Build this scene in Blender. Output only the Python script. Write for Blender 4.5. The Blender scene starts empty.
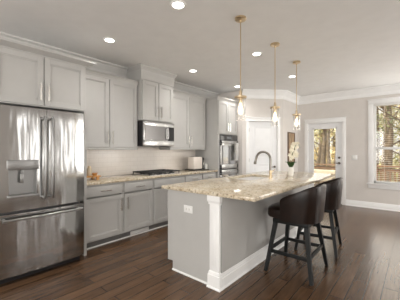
import bpy, bmesh, math, random
from mathutils import Vector, Matrix
random.seed(7)
sc = bpy.context.scene
C = sc.collection
PI = math.pi

# ------------------------------------------------------------------ camera
cam = bpy.data.cameras.new('camera'); camo = bpy.data.objects.new('camera', cam); C.objects.link(camo)
camo.location = (0, 0, 1.347); camo.rotation_euler = (PI/2, 0, 0.7004)
cam.sensor_width = 36; cam.lens = 256.9/400*36; cam.clip_start = .05; cam.clip_end = 300
sc.camera = camo
# ------------------------------------------------------------------ view
sc.view_settings.view_transform = 'Standard'; sc.view_settings.look = 'None'
sc.view_settings.gamma = 1; sc.view_settings.use_curve_mapping = False
sc.view_settings.exposure = 0.1
# ------------------------------------------------------------------ world
w = bpy.data.worlds.new('sky'); sc.world = w; w.use_nodes = True
nt = w.node_tree; bg = nt.nodes['Background']
sky = nt.nodes.new('ShaderNodeTexSky'); sky.sky_type = 'HOSEK_WILKIE'; sky.turbidity = 5; sky.ground_albedo = .4
sky.sun_direction = Vector((-.5, -.6, .9)).normalized()
mx = nt.nodes.new('ShaderNodeMixRGB'); mx.inputs[0].default_value = .75; mx.inputs[2].default_value = (1, .95, .86, 1)
nt.links.new(sky.outputs[0], mx.inputs[1]); nt.links.new(mx.outputs[0], bg.inputs[0]); bg.inputs[1].default_value = 1.35

def light(name, kind, loc, energy, color=(1, 1, 1), rot=(0, 0, 0), size=None, sizey=None, parent=None, radius=None, **kw):
    L = bpy.data.lights.new(name, kind); L.energy = energy; L.color = color
    if size: L.shape = 'RECTANGLE'; L.size = size; L.size_y = sizey or size
    if radius is not None: L.shadow_soft_size = radius
    for k, v in kw.items(): setattr(L, k, v)
    o = bpy.data.objects.new(name, L); C.objects.link(o); o.location = loc; o.rotation_euler = rot
    if parent: o.parent = parent
    return o
sun = light('sun', 'SUN', (0, 0, 20), 7.0, (1, .93, .8)); sun.data.angle = math.radians(1)
sun.rotation_euler = Vector((-.5, -.6, .9)).to_track_quat('Z', 'Y').to_euler()
# added area lamps at unseen windows of the right and back walls
WR = 2.7; WB = -3.2
RW = [(-2.4, -1.2), (1.7, 1.85), (2.4, 2.55), (3.1, 3.25), (3.8, 3.95), (4.5, 4.65), (5.5, 6.8)]  # unseen windows, placed and sized for refrigerator streaks and light from the right
for (a, b) in RW:
    light('window_fill', 'AREA', (WR-.03, (a+b)/2, 1.4), (30 if b < 5 else 55)*(b-a), (1, .985, .96), (0, PI/2, 0), 1.9, b-a)
light('window_fill', 'AREA', (-.3, 7.04, 1.5), 12, (1, .97, .9), (-PI/2, 0, 0), .95, 1.75)
light('window_fill', 'AREA', (-1.83, 7.03, 1.3), 2.5, (1, .97, .9), (-PI/2, 0, 0), .4, 1.6)
BW = [(-2.6, -1.4), (-.6, .6), (1.2, 2.4)]  # unseen windows added to let light in from behind the camera
for (a, b) in BW:
    light('window_fill', 'AREA', ((a+b)/2, WB+.03, 1.5), 52, (1, .985, .96), (-PI/2, 0, PI), b-a, 1.8)


# ------------------------------------------------------------------ materials
MATS = {}
def mat(name, col=(.5, .5, .5), rough=.5, metal=0, spec=.5, emit=None, es=0, coat=0):
    m = bpy.data.materials.new(name); m.use_nodes = True
    b = m.node_tree.nodes['Principled BSDF']
    b.inputs['Base Color'].default_value = (*col, 1); b.inputs['Roughness'].default_value = rough
    b.inputs['Metallic'].default_value = metal; b.inputs['Specular IOR Level'].default_value = spec
    b.inputs['Coat Weight'].default_value = coat
    if emit: b.inputs['Emission Color'].default_value = (*emit, 1); b.inputs['Emission Strength'].default_value = es
    MATS[name] = m
    return m
def nd(m, t, **kw):
    n = m.node_tree.nodes.new(t)
    for k, v in kw.items():
        if isinstance(k, str) and hasattr(n, k): setattr(n, k, v)
        else: n.inputs[k].default_value = v
    return n
def ln(m, a, b): m.node_tree.links.new(a, b)
def ramp(m, fac, stops):
    r = m.node_tree.nodes.new('ShaderNodeValToRGB'); e = r.color_ramp.elements
    while len(e) < len(stops): e.new(.5)
    for i, (p, c) in enumerate(stops): e[i].position = p; e[i].color = (*c, 1)
    ln(m, fac, r.inputs[0]); return r.outputs[0]
def coords(m, scale=(1, 1, 1)):
    tc = nd(m, 'ShaderNodeTexCoord'); mp = nd(m, 'ShaderNodeMapping'); mp.inputs['Scale'].default_value = scale
    ln(m, tc.outputs['Object'], mp.inputs[0]); return mp.outputs[0]
def noise(m, co, scale, detail=3, rough=.5):
    n = nd(m, 'ShaderNodeTexNoise'); n.inputs['Scale'].default_value = scale; n.inputs['Detail'].default_value = detail
    n.inputs['Roughness'].default_value = rough; ln(m, co, n.inputs['Vector']); return n.outputs['Fac']
def bump(m, h, strength, dist=.01):
    b = nd(m, 'ShaderNodeBump'); b.inputs['Strength'].default_value = strength; b.inputs['Distance'].default_value = dist
    ln(m, h, b.inputs['Height']); ln(m, b.outputs[0], m.node_tree.nodes['Principled BSDF'].inputs['Normal'])
def base(m, out): ln(m, out, m.node_tree.nodes['Principled BSDF'].inputs['Base Color'])
def paint(name, col, rough=.5, var=.02):
    m = mat(name, col, rough); co = coords(m)
    n = noise(m, co, 6, 4)
    base(m, ramp(m, n, [(.3, tuple(c*(1-var) for c in col)), (.7, tuple(min(1, c*(1+var)) for c in col))]))
    bump(m, noise(m, co, 180, 2), .05, .001)
    return m
cab = paint('cabinet_grey', (.47, .462, .445), .38)
cab2 = paint('island_grey', (.48, .473, .455), .42)
white = paint('trim_white', (.88, .88, .87), .35)
doorw = paint('door_white', (.86, .865, .87), .35)
wallm = paint('wall_greige', (.69, .655, .62), .8)
ceilm = paint('ceiling_paint', (.80, .795, .785), .9)
blackw = paint('black_wood', (.008, .009, .009), .45, .1)
blackw.node_tree.nodes['Principled BSDF'].inputs['Specular IOR Level'].default_value = .25
brass = mat('brass', (.70, .56, .37), .28, 1)
nickel = mat('brushed_nickel', (.72, .7, .67), .22, 1)
bronze = mat('champagne_bronze', (.24, .22, .195), .3, 1)
darkbr = mat('aged_bronze', (.14, .12, .10), .3, 1)
darkm = mat('dark_plastic', (.012, .012, .013), .35)
blackgl = mat('black_glass', (.02, .02, .022), .06, spec=1.0, coat=1)
blackgl.node_tree.nodes['Principled BSDF'].inputs['IOR'].default_value = 2.0
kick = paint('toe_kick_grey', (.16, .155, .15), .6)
plate = mat('white_plastic', (.8, .8, .78), .4)
iron = mat('cast_iron', (.02, .02, .02), .5)
green = paint('leaf_green', (.06, .13, .035), .5, .2)
petal = paint('petal_cream', (.88, .83, .68), .6, .03)
porc = mat('white_ceramic', (.85, .84, .8), .15, coat=.5)
towelm = paint('towel_white', (.8, .79, .76), .9)
orange = paint('honey_wood', (.55, .27, .07), .4, .15)
railm = paint('railing_wood', (.25, .14, .075), .6, .2)
def steel(name, col, rough, wave):
    m = mat(name, col, rough, 1)
    co = coords(m, (1, 1, .1)); co2 = coords(m, (1, 4.6, .7))
    n = noise(m, co2, 1.5, 2, .45)
    bump(m, n, wave, .02)
    g = noise(m, coords(m, (30, 30, 900)), 3, 2)
    rr = nd(m, 'ShaderNodeMapRange'); rr.inputs[3].default_value = rough*.8; rr.inputs[4].default_value = rough*1.3
    ln(m, g, rr.inputs[0]); ln(m, rr.outputs[0], m.node_tree.nodes['Principled BSDF'].inputs['Roughness'])
    return m
stain = steel('stainless_steel', (.50, .50, .495), .11, .30)
stain2 = steel('stainless_trim', (.52, .52, .515), .24, .15)
satin = steel('stainless_satin', (.36, .36, .355), .36, .05)
sinkm = mat('sink_steel', (.12, .10, .08), .5, .4)
# granite
def granite():
    m = mat('granite', rough=.12); co = coords(m)
    n1 = noise(m, co, 30, 5, .65); n2 = noise(m, co, 5, 3, .6)
    v = nd(m, 'ShaderNodeTexVoronoi'); v.inputs['Scale'].default_value = 62; ln(m, co, v.inputs['Vector'])
    c1 = ramp(m, n1, [(.33, (.05, .038, .028)), (.42, (.36, .28, .18)), (.48, (.66, .58, .44)), (.68, (.78, .72, .60))])
    c2 = ramp(m, v.outputs['Color'], [(.14, (.08, .06, .045)), (.24, (.58, .49, .36)), (.8, (.76, .7, .58)), (1, (.55, .42, .26))])
    mix = nd(m, 'ShaderNodeMixRGB'); mix.inputs[0].default_value = .5; ln(m, c1, mix.inputs[1]); ln(m, c2, mix.inputs[2])
    c3 = ramp(m, n2, [(.35, (.78, .72, .64)), (.65, (1, 1, 1))])
    mu = nd(m, 'ShaderNodeMixRGB', blend_type='MULTIPLY'); mu.inputs[0].default_value = 1
    ln(m, mix.outputs[0], mu.inputs[1]); ln(m, c3, mu.inputs[2]); base(m, mu.outputs[0])
    return m
gran = granite()
# wood planks running along Y
def planks(name, cols, rough, pw, pl, seam=.02, axis='Y'):
    m = mat(name, rough=rough); tc = nd(m, 'ShaderNodeTexCoord')
    mp = nd(m, 'ShaderNodeMapping'); mp.inputs['Rotation'].default_value = (0, 0, PI/2 if axis == 'Y' else 0)
    ln(m, tc.outputs['Object'], mp.inputs[0])
    b = nd(m, 'ShaderNodeTexBrick'); b.offset = .37; b.offset_frequency = 2
    b.inputs['Scale'].default_value = 1; b.inputs['Brick Width'].default_value = pl; b.inputs['Row Height'].default_value = pw
    b.inputs['Mortar Size'].default_value = seam*pw; b.inputs['Mortar Smooth'].default_value = .2
    b.inputs['Color1'].default_value = (0, 0, 0, 1); b.inputs['Color2'].default_value = (1, 1, 1, 1); b.inputs['Mortar'].default_value = (.5, .5, .5, 1)
    ln(m, mp.outputs[0], b.inputs['Vector'])
    g = nd(m, 'ShaderNodeMapping'); g.inputs['Scale'].default_value = (14, 1.1, 1) if axis == 'Y' else (1.1, 14, 1)
    ln(m, tc.outputs['Object'], g.inputs[0])
    n = noise(m, g.outputs[0], 3, 6, .6)
    big = noise(m, tc.outputs['Object'], 1.3, 3, .5)
    a = nd(m, 'ShaderNodeMath', operation='MULTIPLY'); ln(m, b.outputs['Color'], a.inputs[0]); a.inputs[1].default_value = .2
    a2 = nd(m, 'ShaderNodeMath', operation='MULTIPLY_ADD'); ln(m, n, a2.inputs[0]); a2.inputs[1].default_value = .62; ln(m, a.outputs[0], a2.inputs[2])
    a3 = nd(m, 'ShaderNodeMath', operation='MULTIPLY_ADD'); ln(m, big, a3.inputs[0]); a3.inputs[1].default_value = .3; ln(m, a2.outputs[0], a3.inputs[2])
    col = ramp(m, a3.outputs[0], [(.35, cols[0]), (.62, cols[1]), (.95, cols[2])])
    mix = nd(m, 'ShaderNodeMixRGB'); ln(m, b.outputs['Fac'], mix.inputs[0]); ln(m, col, mix.inputs[1]); mix.inputs[2].default_value = (*[c*.35 for c in cols[0]], 1)
    base(m, mix.outputs[0])
    s = nd(m, 'ShaderNodeMath', operation='MULTIPLY_ADD'); ln(m, b.outputs['Fac'], s.inputs[0]); s.inputs[1].default_value = -1.2; ln(m, n, s.inputs[2])
    bump(m, s.outputs[0], .35, .003)
    return m
floorm = planks('hardwood_planks', [(.046, .024, .013), (.112, .061, .032), (.190, .110, .062)], .24, .125, 1.3, .035)
deckm = planks('deck_boards', [(.2, .12, .06), (.36, .22, .12), (.45, .3, .18)], .7, .14, 3, .06)
# tile
def tile():
    m = mat('subway_tile', rough=.2); tc = nd(m, 'ShaderNodeTexCoord')
    mp = nd(m, 'ShaderNodeMapping'); mp.inputs['Rotation'].default_value = (PI/2, 0, PI/2)
    sx = nd(m, 'ShaderNodeSeparateXYZ'); cx = nd(m, 'ShaderNodeCombineXYZ')
    ln(m, tc.outputs['Object'], sx.inputs[0]); ln(m, sx.outputs['Y'], cx.inputs[0]); ln(m, sx.outputs['Z'], cx.inputs[1])
    b = nd(m, 'ShaderNodeTexBrick'); b.inputs['Scale'].default_value = 1; b.inputs['Brick Width'].default_value = .152; b.inputs['Row Height'].default_value = .076
    b.inputs['Mortar Size'].default_value = .0022; b.inputs['Color1'].default_value = (.86, .80, .735, 1); b.inputs['Color2'].default_value = (.88, .82, .755, 1)
    b.inputs['Mortar'].default_value = (.76, .70, .635, 1); ln(m, cx.outputs[0], b.inputs['Vector']); base(m, b.outputs['Color'])
    bump(m, b.outputs['Fac'], -.3, .002); return m
tilem = tile()
def leather():
    m = mat('brown_leather', (.022, .011, .008), .30, spec=.28); co = coords(m)
    n = noise(m, co, 9, 4)
    base(m, ramp(m, n, [(.3, (.007, .0035, .0025)), (.75, (.020, .010, .006))]))
    v = noise(m, co, 260, 3); bump(m, v, .25, .002); return m
leath = leather()
def thin_glass(name, tint, refl):
    m = bpy.data.materials.new(name); m.use_nodes = True; t = m.node_tree; t.nodes.clear()
    o = t.nodes.new('ShaderNodeOutputMaterial'); tr = t.nodes.new('ShaderNodeBsdfTransparent'); gl = t.nodes.new('ShaderNodeBsdfGlossy')
    tr.inputs[0].default_value = (*tint, 1); gl.inputs['Roughness'].default_value = .02
    lw = t.nodes.new('ShaderNodeLayerWeight'); lw.inputs[0].default_value = .5; mixs = t.nodes.new('ShaderNodeMixShader')
    pw_ = t.nodes.new('ShaderNodeMath'); pw_.operation = 'POWER'; pw_.inputs[1].default_value = 3; ml = t.nodes.new('ShaderNodeMath'); ml.operation = 'MULTIPLY_ADD'
    ml.inputs[1].default_value = refl; ml.inputs[2].default_value = .04
    t.links.new(lw.outputs['Facing'], pw_.inputs[0]); t.links.new(pw_.outputs[0], ml.inputs[0]); t.links.new(ml.outputs[0], mixs.inputs[0]); t.links.new(tr.outputs[0], mixs.inputs[1]); t.links.new(gl.outputs[0], mixs.inputs[2])
    t.links.new(mixs.outputs[0], o.inputs[0]); return m
glass = thin_glass('window_glass', (.96, .97, .97), .15)
pglass = thin_glass('lamp_glass', (.97, .96, .94), 3.0)
amber = thin_glass('bottle_glass', (.93, .88, .72), .35)
lampm = mat('lamp_face', (1, 1, 1), emit=(1, .97, .92), es=9)
filam = mat('filament', (1, .8, .5), emit=(1, .80, .50), es=22)
bulbm = mat('bulb_glow', (1, .9, .7), emit=(1, .84, .62), es=2.6)
barkm = paint('bark', (.20, .15, .10), .9, .35)
groundm = paint('leaf_litter', (.42, .34, .2), .95, .4)
ctrlm = mat('oven_control_glass', (.10, .10, .10), .15, .6)
shine = mat('display_black', (.01, .01, .012), .1)
leafs = [paint('foliage_'+n, c, .7, .25) for n, c in (('olive', (.42, .40, .18)), ('gold', (.72, .58, .30)), ('green', (.22, .25, .10)), ('pale', (.82, .76, .52)))]
sofac = paint('outdoor_fabric', (.6, .52, .4), .9, .12)
artm = mat('art_panel', rough=.6)
_n = noise(artm, coords(artm, (1, 7, 1.5)), 5, 5, .7)
base(artm, ramp(artm, _n, [(.3, (.12, .07, .035)), (.5, (.33, .22, .12)), (.7, (.55, .42, .27))]))

# ------------------------------------------------------------------ mesh builder
class MB:
    def __init__(s): s.bm = bmesh.new(); s.M = Matrix.Identity(4)
    def _add(s, b):
        b.transform(s.M)
        me = bpy.data.meshes.new('tmp'); b.to_mesh(me); b.free(); s.bm.from_mesh(me); bpy.data.meshes.remove(me); return s
    def box(s, x0, x1, y0, y1, z0, z1, bev=0, seg=2):
        b = bmesh.new(); bmesh.ops.create_cube(b, size=1)
        bmesh.ops.scale(b, vec=(x1-x0, y1-y0, z1-z0), verts=b.verts)
        bmesh.ops.translate(b, vec=((x0+x1)/2, (y0+y1)/2, (z0+z1)/2), verts=b.verts)
        if bev: bmesh.ops.bevel(b, geom=list(b.edges), offset=bev, segments=seg, affect='EDGES', profile=.5)
        return s._add(b)
    def lathe(s, c, prof, seg=24, axis='Z'):
        b = bmesh.new(); vs = [b.verts.new((r, 0, z)) for r, z in prof]
        es = [b.edges.new((vs[i], vs[i+1])) for i in range(len(vs)-1)]
        bmesh.ops.spin(b, geom=vs+es, cent=(0, 0, 0), axis=(0, 0, 1), angle=2*PI, steps=seg)
        bmesh.ops.remove_doubles(b, verts=b.verts, dist=1e-5)
        bmesh.ops.recalc_face_normals(b, faces=b.faces)
        if axis == 'X': b.transform(Matrix.Rotation(PI/2, 4, 'Y'))
        if axis == 'Y': b.transform(Matrix.Rotation(-PI/2, 4, 'X'))
        bmesh.ops.translate(b, vec=c, verts=b.verts); return s._add(b)
    def tube(s, pts, r, seg=10, flat=None):
        pts = [Vector(p) for p in pts]; rs = r if isinstance(r, (list, tuple)) else [r]*len(pts)
        b = bmesh.new(); rings = []; up = Vector((0, 0, 1)); px = None
        for i, p in enumerate(pts):
            t = (pts[min(i+1, len(pts)-1)]-pts[max(i-1, 0)]).normalized()
            if px is None:
                px = up.cross(t) if abs(t.z) < .95 else Vector((1, 0, 0)).cross(t)
            else: px = px - t*px.dot(t)
            px.normalize(); py = t.cross(px)
            rings.append([b.verts.new(p+px*math.cos(2*PI*k/seg)*rs[i]+py*math.sin(2*PI*k/seg)*rs[i]) for k in range(seg)])
        for a, c in zip(rings, rings[1:]):
            for k in range(seg): b.faces.new((a[k], a[(k+1) % seg], c[(k+1) % seg], c[k]))
        b.faces.new(rings[0][::-1]); b.faces.new(rings[-1]); bmesh.ops.recalc_face_normals(b, faces=b.faces)
        return s._add(b)
    def bar(s, p, q, w0, w1=None, bev=.002):          # square tapered bar
        p, q = Vector(p), Vector(q); w1 = w1 or w0; b = bmesh.new(); R = []
        for c, ww in ((p, w0), (q, w1)):
            R.append([b.verts.new(c+Vector((sx*ww/2, sy*ww/2, 0))) for sx, sy in ((-1, -1), (1, -1), (1, 1), (-1, 1))])
        for k in range(4): b.faces.new((R[0][k], R[0][(k+1) % 4], R[1][(k+1) % 4], R[1][k]))
        b.faces.new(R[0][::-1]); b.faces.new(R[1]); bmesh.ops.recalc_face_normals(b, faces=b.faces)
        bmesh.ops.bevel(b, geom=list(b.edges), offset=bev, segments=1, affect='EDGES'); return s._add(b)
    def sweep(s, path, prof, closed=False, caps=True):  # prof: (offset to the left of travel, z); horizontal path with mitres
        b = bmesh.new(); P = [Vector((p[0], p[1])) for p in path]; n = len(P); rings = []
        for i in range(n):
            d0 = (P[i]-P[i-1]).normalized() if (i > 0 or closed) else None
            d1 = (P[(i+1) % n]-P[i]).normalized() if (i < n-1 or closed) else None
            if d0 is None: d0 = d1
            if d1 is None: d1 = d0
            n0 = Vector((-d0.y, d0.x)); n1 = Vector((-d1.y, d1.x)); mm = (n0+n1); mm = mm/(mm.dot(n0)) if mm.length > 1e-6 else n0
            rings.append([b.verts.new((P[i].x+mm.x*o, P[i].y+mm.y*o, z)) for o, z in prof])
        k = len(prof)
        for i in range(n if closed else n-1):
            a, c = rings[i], rings[(i+1) % n]
            for j in range(k): b.faces.new((a[j], a[(j+1) % k], c[(j+1) % k], c[j]))
        if not closed: b.faces.new(rings[0][::-1]); b.faces.new(rings[-1])
        bmesh.ops.recalc_face_normals(b, faces=b.faces); return s._add(b)
    def prism(s, poly, z0, z1):
        b = bmesh.new(); lo = [b.verts.new((x, y, z0)) for x, y in poly]; hi = [b.verts.new((x, y, z1)) for x, y in poly]; k = len(poly)
        for j in range(k): b.faces.new((lo[j], lo[(j+1) % k], hi[(j+1) % k], hi[j]))
        b.faces.new(lo[::-1]); b.faces.new(hi); bmesh.ops.recalc_face_normals(b, faces=b.faces); return s._add(b)
    def ball(s, c, r, sub=2, sc_=(1, 1, 1)):
        b = bmesh.new(); bmesh.ops.create_icosphere(b, subdivisions=sub, radius=r)
        bmesh.ops.scale(b, vec=sc_, verts=b.verts); bmesh.ops.translate(b, vec=c, verts=b.verts); return s._add(b)
    def mesh(s, name, m, angle=35):
        me = bpy.data.meshes.new(name); s.bm.to_mesh(me); s.bm.free()
        for p in me.polygons: p.use_smooth = True
        me.set_sharp_from_angle(angle=math.radians(angle)); me.materials.append(m); return me
WM = {}
def tag(o, label=None, cat=None, group=None, kind=None):
    if label: o['label'] = label
    if cat: o['category'] = cat
    if group: o['group'] = group
    if kind: o['kind'] = kind
    return o
def thing(name, loc, label, cat, group=None, rz=0, kind=None):
    o = bpy.data.objects.new(name, None); C.objects.link(o); o.location = loc; o.rotation_euler = (0, 0, rz); o.empty_display_size = .1
    WM[o] = Matrix.Translation(loc) @ Matrix.Rotation(rz, 4, 'Z'); return tag(o, label, cat, group, kind)
def part(name, mb, m, parent=None, world=True, angle=35):
    if parent is not None and world: mb.bm.transform(WM[parent].inverted())
    o = bpy.data.objects.new(name, mb.mesh(name, m, angle)); C.objects.link(o)
    if parent is not None: o.parent = parent; WM[o] = WM[parent]
    else: WM[o] = Matrix.Identity(4)
    return o
def single(name, mb, m, loc, label, cat, group=None, world=True, angle=35):
    M = Matrix.Translation(loc)
    if world: mb.bm.transform(M.inverted())
    o = bpy.data.objects.new(name, mb.mesh(name, m, angle)); C.objects.link(o); o.location = loc; WM[o] = M
    return tag(o, label, cat, group)
def copy_tree(o, parent=None):
    c = o.copy(); C.objects.link(c); c.parent = parent
    for ch in list(o.children): copy_tree(ch, c)
    return c
def struct(name, mb, m, parent=None, angle=35):
    o = part(name, mb, m, parent, True, angle)
    if parent is None: o['kind'] = 'structure'
    return o
def box(*a, **k): return MB().box(*a, **k)

# ------------------------------------------------------------------ room shell
XW, YF, H = -3.96, 7.10, 2.78
XR, YD = -2.48, 6.07                # pantry return wall and its corner
AX, AY = -3.20, 5.35                # diagonal wall, end beside the oven tower
T = .14
def wall_with_holes(mb, along, a0, a1, lo, hi, holes, z1=H):
    """boxes in a wall; along='X' (wall at y lo..hi) or 'Y'; holes (a,b,z0,z1) sorted"""
    def bx(p, q, z0, z1_):
        if q-p < 1e-4 or z1_-z0 < 1e-4: return
        if along == 'X': mb.box(p, q, lo, hi, z0, z1_)
        else: mb.box(lo, hi, p, q, z0, z1_)
    cur = a0
    for (p, q, z0, zt) in holes:
        bx(cur, p, 0, z1); bx(p, q, 0, z0); bx(p, q, zt, z1); cur = q
    bx(cur, a1, 0, z1)
    return mb
struct('floor', box(XW-T, WR+T, WB-T, YF+T, -.12, 0), floorm)
struct('ceiling', box(XW-T, WR+T, WB-T, YF+T, H, H+.15), ceilm)
struct('wall_left', box(XW-T, XW, WB-T, YF+T, 0, H), wallm)
DX0, DX1 = -2.215, -1.406            # far door opening
WX0, WX1, WZ0, WZ1 = -.755, .16, .585, 2.40
struct('wall_far', wall_with_holes(MB(), 'X', XW, WR, YF, YF+T, [(DX0, DX1, 0, 2.045), (WX0, WX1, WZ0, WZ1)]), wallm)
struct('wall_right', wall_with_holes(MB(), 'Y', WB, YF, WR, WR+T, [(a, b, .45, 2.35) for a, b in RW]), wallm)
struct('wall_back', wall_with_holes(MB(), 'X', XW, WR, WB-T, WB, [(a, b, .6, 2.4) for a, b in BW]), wallm)
# pantry walls: diagonal with a door opening, and the short return wall
dirv = Vector((1, 1)).normalized(); L = (Vector((XR, YD))-Vector((AX, AY))).length
DM = Matrix.Translation((AX, AY, 0)) @ Matrix.Rotation(PI/4, 4, 'Z')     # x along the wall, +y into the pantry
def seg_u(u):                                                              # image column -> distance along the diagonal wall
    l = (u-200)/256.9; s_, c_ = .6447, .7644; dx, dy = -s_+l*c_, c_+l*s_
    t = (AY-AX)/(dy-dx); return (t*dx-AX)*math.sqrt(2)
P0, P1 = seg_u(249.0), seg_u(277.2)
pw = MB(); pw.M = DM; wall_with_holes(pw, 'X', 0, L, 0, .1, [(P0, P1, 0, 2.035)])
struct('wall_pantry', pw, wallm)
struct('wall_return', box(XR-.1, XR, YD, YF, 0, H), wallm)
struct('wall_pantry_end', box(XW, AX+.02, AY, AY+.1, 0, H), wallm)
# crown moulding
cp = [(0, H), (.115, H), (.115, H-.02), (.085, H-.035), (.07, H-.06), (.03, H-.105), (.022, H-.12), (.022, H-.185), (.012, H-.20), (0, H-.20)]
path = [(WR, YF), (XR, YF), (XR, YD), (AX, AY), (AX-.02, AY-.02)]
struct('trim_1', MB().sweep(path[:4], cp), white, angle=15)
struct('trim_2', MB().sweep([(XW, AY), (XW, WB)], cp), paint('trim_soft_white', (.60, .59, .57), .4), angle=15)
# baseboards: profile left of travel
bp = [(0, 0), (.028, 0), (.028, .014), (.018, .022), (.018, .105), (.010, .118), (.008, .135), (0, .14)]
struct('baseboard_far', MB().sweep([(WR, YF), (DX1+.09, YF)], bp), white)
struct('baseboard_far_left', MB().sweep([(DX0-.09, YF), (XR, YF), (XR, YD)], bp), white)
# ---- far door (glazed, half open blinds between the panes)
def casing(mb, x0, x1, zt, y, cw=.085, th=.02, head=.115):
    mb.box(x0-cw, x0, y-th, y, 0, zt, .004); mb.box(x1, x1+cw, y-th, y, 0, zt, .004)
    mb.box(x0-cw, x1+cw, y-th, y, zt, zt+head-.02, .004); mb.box(x0-cw-.012, x1+cw+.012, y-th-.014, y, zt+head-.02, zt+head, .005)
    mb.box(x0-cw-.004, x1+cw+.004, y-th-.008, y, zt, zt+.014, .003)
    return mb
g0, g1, gz0, gz1 = DX0+.135, DX1-.135, .28, 1.90
d = MB(); yd0, yd1 = YF+.02, YF+.065
d.box(DX0+.003, g0, yd0, yd1, .008, 2.03); d.box(g1, DX1-.003, yd0, yd1, .008, 2.03); d.box(g0, g1, yd0, yd1, .008, gz0); d.box(g0, g1, yd0, yd1, gz1, 2.03)
for a, b, e, f in ((g0-.02, g0+.012, gz0-.02, gz1+.02), (g1-.012, g1+.02, gz0-.02, gz1+.02), (g0-.02, g1+.02, gz0-.02, gz0+.012), (g0-.02, g1+.02, gz1-.012, gz1+.02)):
    d.box(a, b, yd0-.012, yd0+.001, e, f, .003)
fd = struct('door_1', d, doorw)
part('door_casing', casing(MB(), DX0, DX1, 2.045, YF), white, fd)
part('door_jamb', MB().box(DX0-.0, DX0+.003, YF+.001, YF+T, 0, 2.045).box(DX1-.003, DX1, YF+.001, YF+T, 0, 2.045).box(DX0, DX1, YF+.001, YF+T, 2.032, 2.045), white, fd)
part('glass_pane', box(g0, g1, yd0+.018, yd0+.024, gz0, gz1), glass, fd)
bl = MB(); z = gz0+.02
while z < gz1: bl.M = Matrix.Translation((0, yd0+.034, z)) @ Matrix.Rotation(.12, 4, 'X'); bl.box(g0+.005, g1-.005, -.008, .008, -.0008, .0008); z += .03
part('blind', bl, plate, fd)
part('deadbolt', MB().lathe((DX1-.065, yd0-.012, 1.155), [(0, -.012), (.022, -.012), (.028, 0), (.028, .012), (0, .012)], 16, 'Y'), darkbr, fd)
k = MB().lathe((DX1-.065, yd0-.012, 1.02), [(0, -.01), (.026, -.01), (.03, 0), (.03, .012), (0, .012)], 16, 'Y')
k.tube([(DX1-.065, yd0-.02, 1.02), (DX1-.065, yd0-.055, 1.02), (DX1-.09, yd0-.06, 1.02), (DX1-.17, yd0-.06, 1.018)], .009, 8)
part('door_handle', k, darkbr, fd)
for z in (.25, 1.05, 1.85): part('hinge', MB().tube([(DX0+.004, yd0-.006, z-.045), (DX0+.004, yd0-.006, z+.045)], .007, 8), nickel, fd)
# ---- far window
wf = MB(); y0, y1 = YF+.03, YF+.10
wf.box(WX0, WX0+.045, y0, y1, WZ0, WZ1, .004); wf.box(WX1-.045, WX1, y0, y1, WZ0, WZ1, .004)
wf.box(WX0, WX1, y0, y1, WZ1-.045, WZ1, .004); wf.box(WX0, WX1, y0, y1, WZ0, WZ0+.05, .004)
wf.box(WX0+.04, WX1-.04, y0, y1-.02, 1.36, 1.41, .004)
wn = struct('window_1', wf, white)
cs = MB(); cw = .105
cs.box(WX0-cw, WX0, YF-.02, YF, WZ0, WZ1, .004).box(WX1, WX1+cw, YF-.02, YF, WZ0, WZ1, .004)
cs.box(WX0-cw, WX1+cw, YF-.02, YF, WZ1, WZ1+.105, .004).box(WX0-cw-.012, WX1+cw+.012, YF-.034, YF, WZ1+.09, WZ1+.11, .004)
part('window_casing', cs, white, wn)
part('window_sill', MB().box(WX0-cw-.03, WX1+cw+.03, YF-.055, YF+.03, WZ0-.03, WZ0, .006), white, wn)
part('window_apron', MB().box(WX0-cw, WX1+cw, YF-.018, YF, WZ0-.12, WZ0-.03, .004), white, wn)
part('glass_pane', box(WX0+.04, WX1-.04, YF+.07, YF+.075, WZ0+.04, 1.37), glass, wn)
part('glass_pane', box(WX0+.04, WX1-.04, YF+.06, YF+.065, 1.40, WZ1-.04), glass, wn)
bl = MB(); z = WZ0+.03
while z < WZ1-.05: bl.M = Matrix.Translation((0, YF+.014, z)) @ Matrix.Rotation(.10, 4, 'X'); bl.box(WX0+.012, WX1-.012, -.012, .012, -.0009, .0009); z += .043
bl.M = Matrix.Identity(4)
for xx in (WX0+.2, WX1-.2): bl.box(xx, xx+.003, YF+.012, YF+.015, WZ0+.02, WZ1-.04)
bl.box(WX0+.008, WX1-.008, YF-.004, YF+.028, WZ1-.045, WZ1-.003, .003)
part('blind', bl, plate, wn)
# plain frames of the unseen side and back windows, added for the light
for i, (a, b) in enumerate(RW):
    f = MB().box(WR-.0, WR+.06, a, a+.05, .45, 2.35).box(WR, WR+.06, b-.05, b, .45, 2.35).box(WR, WR+.06, a, b, .45, .5).box(WR, WR+.06, a, b, 2.3, 2.35).box(WR, WR+.05, a, b, 1.38, 1.42)
    struct('window_%d' % (i+2), f, white)
for i, (a, b) in enumerate(BW):
    f = MB().box(a, a+.05, WB-.06, WB, .6, 2.4).box(b-.05, b, WB-.06, WB, .6, 2.4).box(a, b, WB-.06, WB, .6, .65).box(a, b, WB-.06, WB, 2.35, 2.4).box(a, b, WB-.05, WB, 1.48, 1.52)
    struct('window_%d' % (i+9), f, white)
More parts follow.
